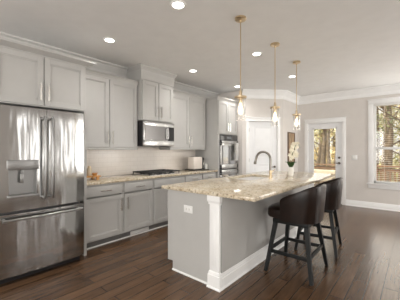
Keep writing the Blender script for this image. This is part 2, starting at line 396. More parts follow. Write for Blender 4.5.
# ---- pantry door
pd = MB(); pd.M = DM; ys = .012
Wd = P1-P0
pd.box(P0+.003, P1-.003, ys, ys+.035, .008, 2.03)
for (a, b) in ((.10, 1.02), (1.14, 1.92)):
    xa, xb = P0+.10, P1-.10
    for q in ((xa, xa+.016, a, b), (xb-.016, xb, a, b), (xa, xb, a, a+.016), (xa, xb, b-.016, b)): pd.box(q[0], q[1], ys-.007, ys, q[2], q[3], .003)
    xa, xb = xa+.06, xb-.06
    pd.box(xa, xb, ys-.006, ys, a+.06, b-.06, .005)
pdo = struct('door_2', pd, doorw)
c = MB(); c.M = DM; casing(c, P0, P1, 2.035, 0, .075, .02, .105); part('door_casing', c, white, pdo)
c = MB(); c.M = DM; xk = P1-.06
c.lathe((xk, ys-.01, .94), [(0, -.008), (.024, -.008), (.027, 0), (.027, .01), (0, .01)], 16, 'Y')
c.tube([(xk, ys-.015, .94), (xk, ys-.05, .94), (xk-.02, ys-.056, .94), (xk-.11, ys-.056, .937)], .0095, 8); part('door_handle', c, darkbr, pdo)
for z in (.25, 1.1, 1.83):
    c = MB(); c.M = DM; c.tube([(P0+.003, ys-.008, z-.045), (P0+.003, ys-.008, z+.045)], .0095, 8); part('hinge', c, bronze, pdo)
# switches
def wall_plate(name, loc, label, cat, sx, sy, horizontal=False, tgl=1):
    t = thing(name, loc, label, cat)
    part('cover_plate', MB().box(-sx/2, sx/2, -.006, 0, -sy/2, sy/2, .002), plate, t, world=False)
    for i in range(tgl):
        x = (i-(tgl-1)/2)*.046
        part('rocker' if cat == 'light switch' else 'socket', MB().box(x-.016, x+.016, -.009, -.005, -.033, .033, .002) if not horizontal else MB().box(x-.016, x+.016, -.008, -.005, -.017, .017, .003), porc, t, world=False)
    return t
wall_plate('light_switch', (-1.14, YF-.001, 1.165), 'white two-gang light switch on the wall between glass door and window', 'light switch', .12, .12, tgl=2)

# ------------------------------------------------------------------ cabinet helpers (fronts facing +X)
def shaker(y0, y1, z0, z1, xf, th=.02, rail=.06):
    m = MB(); xb = xf-th
    m.box(xb, xf, y0, y0+rail, z0, z1, .0015, 1).box(xb, xf, y1-rail, y1, z0, z1, .0015, 1)
    m.box(xb, xf, y0+rail, y1-rail, z0, z0+rail, .0015, 1).box(xb, xf, y0+rail, y1-rail, z1-rail, z1, .0015, 1)
    m.box(xb, xf-.014, y0+rail-.002, y1-rail+.002, z0+rail-.002, z1-rail+.002)
    i = .012   # inner bead
    m.box(xb, xf-.006, y0+rail, y0+rail+i, z0+rail, z1-rail).box(xb, xf-.006, y1-rail-i, y1-rail, z0+rail, z1-rail)
    m.box(xb, xf-.006, y0+rail, y1-rail, z0+rail, z0+rail+i).box(xb, xf-.006, y0+rail, y1-rail, z1-rail-i, z1-rail)
    return m
def pull(p, length, vertical, xf):
    y, z = p; m = MB(); h = length/2; x = xf+.03
    if vertical:
        m.tube([(x, y, z-h), (x, y, z+h)], .0095, 8)
        for q in (-h*.75, h*.75): m.tube([(xf, y, z+q), (x, y, z+q)], .005, 8)
    else:
        m.tube([(x, y-h, z), (x, y+h, z)], .0095, 8)
        for q in (-h*.75, h*.75): m.tube([(xf, y+q, z), (x, y+q, z)], .005, 8)
    return m
XF = XW+.622                      # base cabinet face
def door_part(t, y0, y1, z0, z1, xf, side, low=True, pl=.18, name='door', hz=None):
    dd = part(name, shaker(y0, y1, z0, z1, xf), cab, t)
    yy = y1-.035 if side == 'r' else y0+.035
    zz = hz if hz else ((z1-.14) if low else (z0+.15))
    part('handle', pull((yy, zz), pl, True, xf), nickel, dd); return dd
def carcass(y0, y1, z0, z1, xc, t, rails=()):
    m = MB().box(XW+.001, xc-.07, y0, y1, z0, z1).box(xc-.0701, xc, y0, y0+.024, z0, z1).box(xc-.07, xc, y1-.024, y1, z0, z1)
    m.box(xc-.07, xc, y0+.024, y1-.024, z0, z0+.024).box(xc-.07, xc, y0+.024, y1-.024, z1-.028, z1)
    return part('cabinet_body', m, cab, t)
def base_cab(y0, y1, label, doors, drawers, kickmat=kick, false_front=False):
    t = thing('base_cabinet', (XW, (y0+y1)/2, 0), label, 'cabinet', None)
    xc = XF-.021
    carcass(y0, y1, .10, .876, xc, t)
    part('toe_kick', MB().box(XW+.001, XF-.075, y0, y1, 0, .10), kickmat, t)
    n = len(doors); g = .018
    wid = (y1-y0-g*2-(n-1)*.006)/n
    for i, s in enumerate(doors):
        a = y0+g+i*(wid+.006); door_part(t, a, a+wid, .118, .690, XF, s)
    wid = (y1-y0-g*2-(drawers-1)*.006)/max(drawers, 1)
    for i in range(drawers):
        a = y0+g+i*(wid+.006)
        dd = part('false_front' if false_front else 'drawer', MB().box(XF-.02, XF, a, a+wid, .712, .852, .003), cab, t)
        if not false_front: part('handle', pull((a+wid/2, .782), .16, False, XF), nickel, dd)
    return t
base_cab(1.60, 2.195, 'grey base cabinet beside the refrigerator, one door under one drawer', 'r', 1)
base_cab(2.197, 2.762, 'grey base cabinet just left of the cooktop, door handle on its left', 'l', 1)
base_cab(2.764, 3.528, 'wide grey base cabinet under the cooktop with a plain false front', 'rl', 1, false_front=True)
base_cab(3.530, 4.043, 'grey base cabinet just right of the cooktop, near the island corner', 'r', 1)
base_cab(4.045, 4.515, 'grey base cabinet against the oven tower, below the white appliance', 'l', 1)
sh = [(0, 0), (.012, 0), (.012, .007), (.008, .014), (0, .016)]
struct('trim_3', MB().sweep([(XF-.075, 4.515), (XF-.075, 1.60)][::1], sh), plate)
single('toe_kick_vent', MB().box(XF-.074, XF-.066, 2.36, 2.72, .022, .075, .002), plate, (XF-.07, 2.54, .022), 'narrow white floor register set in the toe kick below the cooktop side cabinets', 'vent')
# backsplash and countertop
struct('wall_backsplash', box(XW+.0005, XW+.009, 1.60, 4.52, .914, 1.40), tilem)
single('countertop', MB().box(XW+.009, XF+.035, 1.582, 4.518, .877, .914, .006), gran, (XW+.3, 3.0, .877), 'speckled beige granite worktop along the tiled wall with the cooktop set in it', 'countertop')

# upper cabinets
def topmould(y0, y1, xf, z, sides=True, z1=None, dep=.05, hh=.075):
    prof = [(0, z), (.012, z), (.016, z+hh*.3), (dep*.7, z+hh*.75), (dep, z+hh*.85), (dep, z+hh), (0, z+hh)]
    return MB().sweep([(xf, y0), (xf, y1)], [(-o, q) for o, q in prof])
def upper_cab(y0, y1, z0, z1, xf, label, n, rail=True, hh=.07, dep=.045, mould=None, both=True):
    t = thing('wall_cabinet', (XW, (y0+y1)/2, z0), label, 'cabinet', None)
    carcass(y0, y1, z0, z1+.012, xf-.021, t)
    g = .014; wid = (y1-y0-2*g-(n-1)*.010)/n
    for i in range(n):
        a = y0+g+i*(wid+.010)
        s = ('r' if i % 2 == 0 else 'l') if n > 1 else both
        door_part(t, a, a+wid, z0+.012, z1, xf, s, low=False, pl=.19)
    if rail: part('light_rail', MB().box(XW+.03, xf-.003, y0, y1, z0-.028, z0, .004), cab, t)
    if mould is None: part('crown', topmould(y0, y1, xf-.02, z1+.004, dep=dep, hh=hh), cab, t, angle=15)
    return t
XU = XW+.35
upper_cab(1.600, 2.655, 1.38, 2.435, XU, 'grey double-door wall cabinet between refrigerator and microwave', 2)
# taller, deeper cabinet over the microwave: crown reaches the ceiling
t = upper_cab(2.66, 3.395, 1.855, 2.53, XU+.10, 'small tall-crowned grey cabinet above the microwave', 2, rail=False, mould=False)
cpm = [(0, 2.54), (.012, 2.54), (.012, 2.62), (.016, 2.635), (.022, 2.70), (.044, 2.745), (.052, 2.755), (.052, H), (0, H)]
part('crown', MB().sweep([(XW+.0, 2.66), (XU+.08, 2.66), (XU+.08, 3.395), (XW+.0, 3.395)], [(-o, q) for o, q in cpm]).box(XW+.001, XU+.08, 2.66, 3.395, 2.54, H), cab, t, angle=15)
upper_cab(3.40, 4.49, 1.38, 2.435, XU, 'grey double-door wall cabinet between microwave and oven tower', 2)
# refrigerator surround cabinet
XC = -3.22
t = upper_cab(.60, 1.572, 1.835, 2.395, XC, 'deep grey double-door cabinet above the refrigerator', 2, rail=False, mould=False)
ch = t.children
cpf = [(0, 2.400), (.012, 2.400), (.014, 2.412), (.030, 2.420), (.070, 2.438), (.090, 2.446), (.092, 2.467), (0, 2.467)]
part('crown', MB().sweep([(XU+.07, 1.578), (XC-.02, 1.578), (XC-.02, .60)][::-1], [(-o, q) for o, q in cpf]), cab, t, angle=15)
part('side_panel', MB().box(XW+.001, XC-.005, 1.545, 1.578, 0, 1.835), cab, t)

# ------------------------------------------------------------------ refrigerator
FY0, FY1 = .615, 1.485; YC = (FY0+FY1)/2+.01
fr = thing('refrigerator', (-3.5, YC, 0), 'stainless steel french-door refrigerator with water dispenser and bottom freezer drawer', 'refrigerator')
part('body', MB().box(XW+.03, -3.20, FY0+.01, FY1-.01, .03, 1.775, .004), mat('fridge_side', (.12, .12, .125), .4, .6), fr)
part('base_grille', MB().box(-3.22, -3.17, FY0+.02, FY1-.02, .005, .072), darkm, fr)
def xfront(y): return -3.105+.022*(1-((y-YC)/((FY1-FY0)/2))**2)
def curved(y0, y1, z0, z1, xb=-3.195, hole=None, n=14):
    m = MB(); b = bmesh.new()
    ys = [y0+(y1-y0)*i/n for i in range(n+1)]; zs = [z0, z1]
    if hole: ys = sorted(set([y for y in ys if min(abs(y-hole[0]), abs(y-hole[1])) > .012]+[hole[0], hole[1]])); zs = [z0, hole[2], hole[3], z1]
    V = [[b.verts.new((xfront(y), y, z)) for z in zs] for y in ys]; F = []
    for i in range(len(ys)-1):
        for j in range(len(zs)-1):
            if hole and hole[0]-1e-6 <= ys[i] and ys[i+1] <= hole[1]+1e-6 and j == 1: continue
            F.append(b.faces.new((V[i][j], V[i+1][j], V[i+1][j+1], V[i][j+1])))
    e = bmesh.ops.extrude_face_region(b, geom=F)
    for v in e['geom']:
        if isinstance(v, bmesh.types.BMVert): v.co.x = xb
    # closing faces
    for f in list(b.faces):
        pass
    bmesh.ops.recalc_face_normals(b, faces=b.faces)
    sharp = [ed for ed in b.edges if ed.is_manifold and ed.calc_face_angle(0) > .8 and not (hole and False)]
    bmesh.ops.bevel(b, geom=sharp, offset=.005, segments=2, affect='EDGES')
    m.bm.free(); m.bm = b; return m
YS = 1.066
hole = (.728, .972, .885, 1.145)
dl = part('door', curved(FY0, YS-.002, .728, 1.79, hole=hole), stain, fr)
dr = part('door', curved(YS+.002, FY1, .728, 1.79), stain, fr)
dz = part('freezer_drawer', curved(FY0, FY1, .075, .700, n=24), stain, fr)
def vhandle(y):
    m = MB(); x = -3.005
    m.tube([(x-.085, y, 1.68), (x-.02, y, 1.695), (x, y, 1.66), (x+.006, y, 1.25), (x, y, .87), (x-.02, y, .835), (x-.085, y, .85)], .0135, 12); return m
part('handle', vhandle(YS-.036), satin, dl); part('handle', vhandle(YS+.036), satin, dr)
m = MB(); pts = [(xfront(y)+.062, y, .655) for y in [FY0+.05+(FY1-FY0-.10)*i/16 for i in range(17)]]
m.tube(pts, .0145, 12)
for y in (FY0+.07, FY1-.07): m.tube([(xfront(y)-.01, y, .655), (xfront(y)+.06, y, .655)], .012, 10)
part('handle', m, satin, dz)
# dispenser
b0, b1 = hole[0]-.018, hole[1]+.018; xd = xfront((b0+b1)/2)
ds = part('water_dispenser', MB().box(-3.19, -3.185, hole[0], hole[1], hole[2], hole[3]).box(-3.185, xd-.01, hole[0]-.001, hole[0]+.004, hole[2], hole[3]).box(-3.185, xd-.01, hole[1]-.004, hole[1]+.001, hole[2], hole[3]), satin, dl)
part('control_panel', MB().box(xd-.012, xd+.006, b0, b1, 1.145, 1.245, .004), satin, dl)
part('drip_tray', MB().box(-3.18, xd+.008, b0, b1, .862, .887, .003), satin, dl)
part('paddle', MB().box(-3.15, -3.142, .835, .868, 1.0, 1.10, .003).box(-3.165, -3.13, .838, .865, 1.10, 1.144, .003), satin, dl)

# ------------------------------------------------------------------ microwave
my0, my1, mz0, mz1, mx = 2.668, 3.388, 1.415, 1.842, XU+.125
mw = thing('microwave', (-3.7, (my0+my1)/2, mz0), 'stainless over-the-range microwave with black glass door above the cooktop', 'microwave')
part('body', MB().box(XW+.012, mx-.03, my0, my1, mz0, mz1, .004), darkm, mw)
md = part('door', MB().box(mx-.029, mx, my0+.004, my1-.004, mz0+.006, mz0+.10, .004).box(mx-.029, mx, my0+.004, my1-.004, mz1-.075, mz1-.003, .004).box(mx-.029, mx, my0+.004, my0+.03, mz0+.05, mz1-.05, .004).box(mx-.029, mx-.004, my0+.02, my1-.004, mz0+.05, mz1-.05), stain2, mw)
part('window', MB().box(mx-.006, mx-.001, my0+.028, my1-.20, mz0+.10, mz1-.078), blackgl, mw)
part('control_panel', MB().box(mx-.006, mx-.001, my1-.17, my1-.008, mz0+.10, mz1-.078), shine, mw)
part('handle', MB().tube([(mx-.004, my1-.185, mz0+.115), (mx+.03, my1-.185, mz0+.13), (mx+.036, my1-.185, (mz0+mz1)/2), (mx+.03, my1-.185, mz1-.105), (mx-.004, my1-.185, mz1-.09)], .011, 10), stain2, md)
part('vent_grille', MB().box(mx-.2, mx-.03, my0+.1, my1-.1, mz0-.004, mz0), iron, mw)

# ------------------------------------------------------------------ cooktop
ct = thing('gas_cooktop', (-3.62, 3.085, .914), 'black gas cooktop with cast-iron grates set in the wall-side worktop', 'cooktop')
part('surface', MB().box(-3.885, -3.375, 2.715, 3.455, .914, .924, .003), stain2, ct)
for (y0_, y1_) in ((2.73, 2.962), (2.968, 3.208), (3.214, 3.445)):
    g = MB()
    for xx in (-3.87, -3.75, -3.63, -3.51, -3.42): g.box(xx, xx+.016, y0_, y1_, .950, .968, .002)
    for yy in (y0_, (y0_+y1_)/2-.006, y1_-.012): g.box(-3.87, -3.404, yy, yy+.016, .948, .968, .002)
    for xx in (-3.868, -3.42):
        for yy in (y0_+.003, y1_-.013): g.box(xx, xx+.01, yy, yy+.01, .924, .950)
    part('grate', g, iron, ct)
for (xx, yy, r) in ((-3.75, 2.85, .04), (-3.52, 2.85, .035), (-3.63, 3.088, .05), (-3.75, 3.33, .035), (-3.52, 3.33, .04)):
    part('burner', MB().lathe((xx, yy, .924), [(0, .016), (r*.7, .016), (r*.75, .01), (r, .008), (r, 0), (0, 0)], 20), iron, ct)
for i in range(5): part('knob', MB().lathe((-3.392, 2.89+i*.098, .924), [(0, .02), (.012, .02), (.015, 0), (0, 0)], 14), darkm, ct)

# ------------------------------------------------------------------ oven tower
OX = -3.30; oy0, oy1 = 4.522, 5.385
t = thing('oven_cabinet', (XW, (oy0+oy1)/2, 0), 'tall grey oven cabinet at the end of the run holding the wall ovens', 'cabinet')
hx = OX-.021
ye = oy1-.06
part('cabinet_body', MB().box(XW+.001, hx, oy0, oy0+.03, 0, 2.45).box(XW+.001, hx, ye-.03, ye, 0, 2.45).box(XW+.002, hx-.45, oy0+.029, ye-.029, .001, 2.449).box(hx-.451, hx-.001, oy0+.029, ye-.029, .001, .28).box(hx-.451, hx-.001, oy0+.029, ye-.029, 1.70, 2.449)
     .box(hx-.001, OX, oy0+.0005, oy0+.058, .28, 1.705).box(hx-.001, OX, ye-.022, ye-.0005, .28, 1.705), cab, t)
oy1 = oy1-.06
g = .018; wid = (oy1-oy0-2*g-.006)/2
door_part(t, oy0+g, oy0+g+wid, 1.72, 2.435, OX, 'r', low=False, pl=.19)
door_part(t, oy0+g+wid+.006, oy1-g, 1.72, 2.435, OX, 'l', low=False, pl=.19)
part('drawer', MB().box(OX-.02, OX, oy0+g, oy1-g, .11, .27, .003), cab, t)
prof = [(0, 2.44), (.012, 2.44), (.016, 2.46), (.035, 2.495), (.05, 2.50), (.05, 2.515), (0, 2.515)]
part('crown', MB().sweep([(XU+.04, oy0), (OX-.02, oy0), (OX-.02, oy1)], [(-o, q) for o, q in prof]).box(XW+.03, OX-.02, oy0, oy1, 2.45, 2.514), cab, t, angle=15)
single('filler_panel', MB().box(OX-.05, OX-.035, oy1+.001, AY+.0-.002, 0, 2.45), cab, (OX-.04, oy1+.02, 0), 'narrow grey filler strip between oven cabinet and pantry door wall', 'panel')
# ovens
vy0, vy1 = oy0+.062, oy1-.024; ox = OX+.012
ov = thing('double_wall_oven', (-3.5, (vy0+vy1)/2, .285), 'stainless double wall oven with black glass doors built into the tall cabinet', 'oven')
part('body', MB().box(OX-.44, OX-.002, vy0+.004, vy1-.010, .285, 1.690), darkm, ov)
part('control_panel', MB().box(OX-.002, ox, vy0, vy1, 1.565, 1.685, .003), ctrlm, ov)
part('display', MB().box(ox, ox+.002, (vy0+vy1)/2-.09, (vy0+vy1)/2+.09, 1.60, 1.65), mat('display_grey', (.12, .13, .14), .15), ov)
for (za, zb) in ((.925, 1.555), (.285, .905)):
    dd = part('door', MB().box(OX-.001, ox+.018, vy0, vy0+.045, za, zb, .003).box(OX-.001, ox+.018, vy1-.045, vy1, za, zb, .003).box(OX-.001, ox+.018, vy0, vy1, za, za+.10, .003).box(OX-.001, ox+.018, vy0, vy1, zb-.11, zb, .003), stain2, ov)
    part('window', MB().box(OX, ox+.014, vy0+.04, vy1-.04, za+.09, zb-.10), blackgl, dd)
    hz_ = zb-.05
    h = MB().tube([(ox+.06, vy0+.03, hz_), (ox+.06, vy1-.03, hz_)], .012, 10)
    for yy in (vy0+.06, vy1-.06): h.tube([(ox+.015, yy, hz_), (ox+.06, yy, hz_)], .009, 8)
    part('handle', h, stain2, dd)
tb = bmesh.new(); V = []; ty0, ty1 = vy1-.215, vy1-.08
for i in range(13):
    y = ty0+(ty1-ty0)*i/12; wv = .004*math.sin(i*1.9)
    V.append([tb.verts.new((x_, y, z_)) for x_, z_ in ((ox+.040+wv*.3, 1.28), (ox+.044, 1.500), (ox+.052, 1.5195), (ox+.068, 1.5195), (ox+.077+wv*.2, 1.500), (ox+.078+wv, 1.10))])
for i in range(12):
    for j in range(5): tb.faces.new((V[i][j], V[i+1][j], V[i+1][j+1], V[i][j+1]))
bmesh.ops.solidify(tb, geom=list(tb.faces), thickness=-.003)
tm = MB(); tm.bm.free(); tm.bm = tb
single('dish_towel', tm, towelm, (ox+.06, (ty0+ty1)/2, 1.2), 'white towel hanging over the right end of the upper oven handle', 'towel')

# ------------------------------------------------------------------ island
IX0, IX1, IY0, IY1, IT = -2.18, -1.445, 2.02, 4.70, .905
isl = thing('kitchen_island', ((IX0+IX1)/2, (IY0+IY1)/2, 0), 'grey kitchen island with white corner post and white baseboard on the stool side', 'kitchen island')
part('body', MB().box(IX0+.02, IX1, IY0+.02, IY1-.02, .10, IT-.001).box(IX0+.09, IX1, IY0+.02, IY1-.02, 0, .10), cab2, isl)
endp = [(IX0, IY0), (IX1-.02, IY0), (IX1-.02, IY0+.02), (IX0, IY0+.02)]
m = MB().box(IX0+.0, IX1-.02, IY0, IY0+.02, .10, IT-.001).box(IX0+.075, IX1-.02, IY0, IY0+.02, 0, .10)
m.box(IX0, IX0+.03, IY0-.004, IY0, .10, IT-.001)
part('end_panel', m, cab2, isl)
part('far_end_panel', MB().box(IX0, IX1, IY1-.02, IY1, .10, IT-.001).box(IX0+.075, IX1, IY1-.02, IY1, 0, .10), cab2, isl)
m = MB(); px0, px1 = -1.562, IX1
m.box(px0, px1, IY0-.022, IY0+.004, 0, IT-.001, .002)
m.box(px0+.025, px1-.025, IY0-.026, IY0-.020, .22, .76, .002)
pm = part('corner_post', m, white, isl)
cap = [(0, .815), (.008, .815), (.008, .83), (.018, .852), (.018, IT-.001), (0, IT-.001)]
sq = [(px0, IY0), (px0, IY0-.022), (px1, IY0-.022), (px1, IY0+.006)]
part('capital', MB().sweep(sq, [(-o, q) for o, q in cap]), white, pm, angle=15)
bs = [(0, 0), (.022, 0), (.022, .012), (.015, .020), (.015, .128), (.010, .134), (.010, .142), (.005, .160), (0, .165)]
part('plinth', MB().sweep(sq, [(-o, q) for o, q in bs]), white, pm, angle=15)
bsb = [(0, 0), (.022, 0), (.022, .012), (.016, .022), (.016, .105), (.010, .112), (.011, .122), (.005, .148), (0, .15)]
part('baseboard', MB().sweep([(IX1, IY0+.006), (IX1, IY1), (IX1-.5, IY1)], [(-o, q) for o, q in bsb]), white, isl, angle=15)
part('shoe_moulding', MB().sweep([(IX0+.075, IY0), (px0, IY0)], [(-o, q) for o, q in sh]), plate, isl)
for i in range(4):
    a = IY0+.04+i*.655
    dd = part('door', MB().box(IX0, IX0+.02, a, a+.64, .118, .69, .003), cab2, isl); part('drawer', MB().box(IX0, IX0+.02, a, a+.64, .712, .88, .003), cab2, isl)
# island top with a real sink cut-out
SX0, SX1, SY0, SY1 = -2.12, -1.70, 3.08, 3.86
def cut(mb, cutter):
    a = bpy.data.objects.new('a', mb.mesh('a', gran)); b = bpy.data.objects.new('b', cutter.mesh('b', gran)); C.objects.link(a); C.objects.link(b)
    md_ = a.modifiers.new('c', 'BOOLEAN'); md_.object = b; md_.operation = 'DIFFERENCE'; md_.solver = 'EXACT'
    dg = bpy.context.evaluated_depsgraph_get(); me = bpy.data.meshes.new_from_object(a.evaluated_get(dg))
    bpy.data.objects.remove(a); bpy.data.objects.remove(b)
    r = MB(); r.bm.from_mesh(me); return r
ist = cut(MB().box(-2.235, -1.05, 1.965, 4.78, IT, .942, .006), MB().box(SX0, SX1, SY0, SY1, .8, 1.0, .03, 4))
single('island_countertop', ist, gran, (-1.64, 3.37, IT), 'large speckled beige granite slab with a sink cut-out on top of the island', 'countertop')
def rloop(x0, x1, y0, y1, z, r=.03, n=5):
    out = []
    for cx_, cy_, a0 in ((x1-r, y1-r, 0), (x0+r, y1-r, 90), (x0+r, y0+r, 180), (x1-r, y0+r, 270)):
        for k_ in range(n): a = math.radians(a0+90*k_/(n-1)); out.append((cx_+r*math.cos(a), cy_+r*math.sin(a), z))
    return out
b = bmesh.new(); loops = [rloop(SX0-.003, SX1+.003, SY0-.003, SY1+.003, .9035), rloop(SX0+.002, SX1-.002, SY0+.002, SY1-.002, .9035), rloop(SX0+.012, SX1-.012, SY0+.012, SY1-.012, .76, .04), rloop(SX0+.05, SX1-.05, SY0+.05, SY1-.05, .742, .03)]
VL = [[b.verts.new(p) for p in lp] for lp in loops]
for A_, B_ in zip(VL, VL[1:]):
    for k_ in range(len(A_)): b.faces.new((A_[k_], A_[(k_+1) % len(A_)], B_[(k_+1) % len(A_)], B_[k_]))
b.faces.new(VL[-1]); bmesh.ops.recalc_face_normals(b, faces=b.faces); bmesh.ops.reverse_faces(b, faces=b.faces)
sm = MB(); sm.bm.free(); sm.bm = b
sk = single('sink', sm, sinkm, ((SX0+SX1)/2, (SY0+SY1)/2, .742), 'undermount stainless sink basin sunk in the island granite', 'sink')
part('drain', MB().lathe(((SX0+SX1)/2, (SY0+SY1)/2, .743), [(0, .002), (.03, .002), (.042, .004), (.042, 0), (0, 0)], 18), darkm, sk)
# faucet
fx, fy = -1.625, 3.52
fa = thing('kitchen_faucet', (fx, fy, .942), 'tall gooseneck bronze faucet with pull-down spray head beside the island sink', 'faucet')
part('base', MB().lathe((fx, fy, .942), [(0, 0), (.028, 0), (.028, .008), (.021, .016), (.019, .06), (.022, .07), (.022, .10), (.015, .115), (0, .115)], 20), brass, fa)
R = .115; pts = [(fx, fy, 1.05), (fx, fy, 1.205)] + [(fx-R+R*math.cos(a), fy, 1.205+R*math.sin(a)) for a in [math.radians(q) for q in range(15, 166, 15)]] + [(fx-2*R-.004, fy, 1.21)]
part('spout', MB().tube(pts, .017, 12), bronze, fa)
part('spray_head', MB().tube([(fx-2*R-.003, fy, 1.215), (fx-2*R-.012, fy, 1.18), (fx-2*R-.02, fy, 1.145), (fx-2*R-.022, fy, 1.135)], [.016, .019, .023, .019], 12), bronze, fa)
part('lever', MB().tube([(fx, fy+.015, 1.03), (fx+.01, fy+.045, 1.035), (fx+.02, fy+.10, 1.06)], [.009, .007, .005], 10), brass, fa)

# orchid
ox_, oy_ = -1.53, 4.06
orc = thing('potted_orchid', (ox_, oy_, .942), 'cream orchid in a small white pot near the far end of the island', 'plant')
part('pot', MB().lathe((ox_, oy_, .942), [(0, 0), (.036, 0), (.040, .01), (.048, .135), (.045, .135), (.040, .115), (0, .115)], 24), porc, orc)
lf = MB()
for i in range(6):
    a = i*PI/3+.3; rad = .075; pts = []
    lb = bmesh.new(); rows = []
    for k_ in range(6):
        q = k_/5; r = .01+rad*q; z = .942+.11+.10*math.sin(q*1.7); wd = .034*math.sin(PI*(.12+.85*q))
        cxx, cyy = ox_+r*math.cos(a), oy_+r*math.sin(a); nx, ny = -math.sin(a)*wd, math.cos(a)*wd
        rows.append([lb.verts.new((cxx-nx, cyy-ny, z+.008)), lb.verts.new((cxx, cyy, z)), lb.verts.new((cxx+nx, cyy+ny, z+.008))])
    for A_, B_ in zip(rows, rows[1:]):
        for j in (0, 1): lb.faces.new((A_[j], A_[j+1], B_[j+1], B_[j]))
    bmesh.ops.solidify(lb, geom=list(lb.faces), thickness=.003); lf._add(lb)
part('leaves', lf, green, orc)
stem = [(ox_, oy_, 1.06), (ox_+.01, oy_, 1.2), (ox_+.03, oy_+.01, 1.33), (ox_+.07, oy_+.02, 1.42), (ox_+.11, oy_+.03, 1.43), (ox_+.13, oy_+.035, 1.38)]
part('stem', MB().tube(stem, .004, 8), green, orc)
rnd = random.Random(3)
def flower_mesh(rad):
    m = MB()
    for i in range(5):
        a = i*2*PI/5; b = bmesh.new(); bmesh.ops.create_icosphere(b, subdivisions=1, radius=1)
        bmesh.ops.scale(b, vec=(rad*.55, rad*.38, rad*.08), verts=b.verts); bmesh.ops.translate(b, vec=(rad*.55, 0, 0), verts=b.verts)
        b.transform(Matrix.Rotation(a, 4, 'Z')); m._add(b)
    m.ball((0, 0, rad*.1), rad*.16, 1); return m
fm = None
spots = [(.02, 0, 1.19), (.045, .0, 1.215), (.0, .0, 1.245), (.06, .01, 1.265), (.02, .0, 1.285), (.085, .01, 1.30), (.045, .0, 1.325), (.005, .0, 1.335), (.095, .02, 1.35), (.06, .01, 1.375), (.03, 0, 1.385), (.115, .02, 1.385), (.075, .01, 1.42), (.105, .02, 1.435), (.045, .01, 1.43), (.03, .0, 1.225), (.07, .0, 1.24), (.11, .02, 1.27), (.10, .02, 1.235)]
for i, (dx_, dy_, z_) in enumerate(spots):
    if fm is None: fm = flower_mesh(.034).mesh('flower', petal)
    o = bpy.data.objects.new('flower', fm); C.objects.link(o); o.parent = orc
    o.location = (dx_-.012, dy_+rnd.uniform(-.03, .02), z_-.925); o.rotation_euler = (PI/2+rnd.uniform(-.5, .5), rnd.uniform(-.5, .5), .7+rnd.uniform(-.7, .7))

# island outlet
t = thing('power_outlet', (-1.865, IY0-.0005, .715), 'white horizontal power outlet on the grey end panel of the island', 'power outlet')
part('cover_plate', MB().box(-.063, .063, -.006, 0, -.039, .039, .003), plate, t, world=False)
for s_ in (-1, 1):
    q = part('socket', MB().box(s_*.02-.014, s_*.02+.014, -.009, -.005, -.017, .017, .003), porc, t, world=False)
    part('slots', MB().box(s_*.02-.004, s_*.02+.004, -.0095, -.0088, .004, .0065).box(s_*.02-.004, s_*.02+.004, -.0095, -.0088, -.0065, -.004), darkm, q, world=False)

# ------------------------------------------------------------------ counter items
# wooden riser with bottles
rx, ry = -3.62, 1.80
rs = thing('wooden_riser', (rx, ry, .914), 'small honey-coloured wooden riser on the worktop by the refrigerator panel', 'tray')
part('board', MB().box(rx-.09, rx+.09, ry-.14, ry+.14, .958, .975, .004), orange, rs)
for sx_ in (-1, 1):
    for sy_ in (-1, 1): part('leg', MB().box(rx+sx_*.07-.012, rx+sx_*.07+.012, ry+sy_*.10-.02, ry+sy_*.10+.02, .914, .958, .002), orange, rs)
b1_ = thing('soap_bottle', (rx-.01, ry-.065, .975), 'pale amber pump bottle with dark top standing on the wooden riser', 'bottle')
part('bottle_body', MB().lathe((rx-.01, ry-.065, .975), [(0, 0), (.03, 0), (.032, .01), (.032, .10), (.026, .12), (.012, .132), (.012, .145), (0, .145)], 20), mat('pale_amber_glass', (.62, .50, .30), .12), b1_)
part('pump', MB().tube([(rx-.01, ry-.065, 1.115), (rx-.01, ry-.065, 1.165)], .006, 8).tube([(rx-.01, ry-.065, 1.163), (rx+.03, ry-.065, 1.16)], .006, 8).lathe((rx-.01, ry-.065, 1.118), [(0, 0), (.014, 0), (.014, .02), (0, .02)], 14), darkm, b1_)
b2_ = thing('glass_jar', (rx, ry+.01, .975), 'pale amber glass jar with gold lid in the middle of the riser', 'jar')
part('jar_body', MB().lathe((rx, ry+.01, .975), [(0, 0), (.03, 0), (.034, .01), (.034, .095), (.027, .115), (0, .118)], 20), sofac, b2_)
part('lid', MB().lathe((rx, ry+.01, 1.092), [(0, .022), (.02, .022), (.022, 0), (0, 0)], 18), brass, b2_)
single('cream_cup', MB().lathe((rx+.05, ry-.10, .975), [(0, 0), (.022, 0), (.028, .01), (.032, .06), (.029, .06), (.024, .01), (0, .01)], 20), porc, (rx+.05, ry-.10, .975), 'small white cup at the left end of the wooden riser', 'cup')
single('wooden_bowl', MB().lathe((rx+.01, ry+.085, .975), [(0, 0), (.025, 0), (.045, .035), (.041, .035), (.022, .006), (0, .006)], 20), orange, (rx+.01, ry+.085, .975), 'little wooden bowl at the right end of the wooden riser', 'bowl')
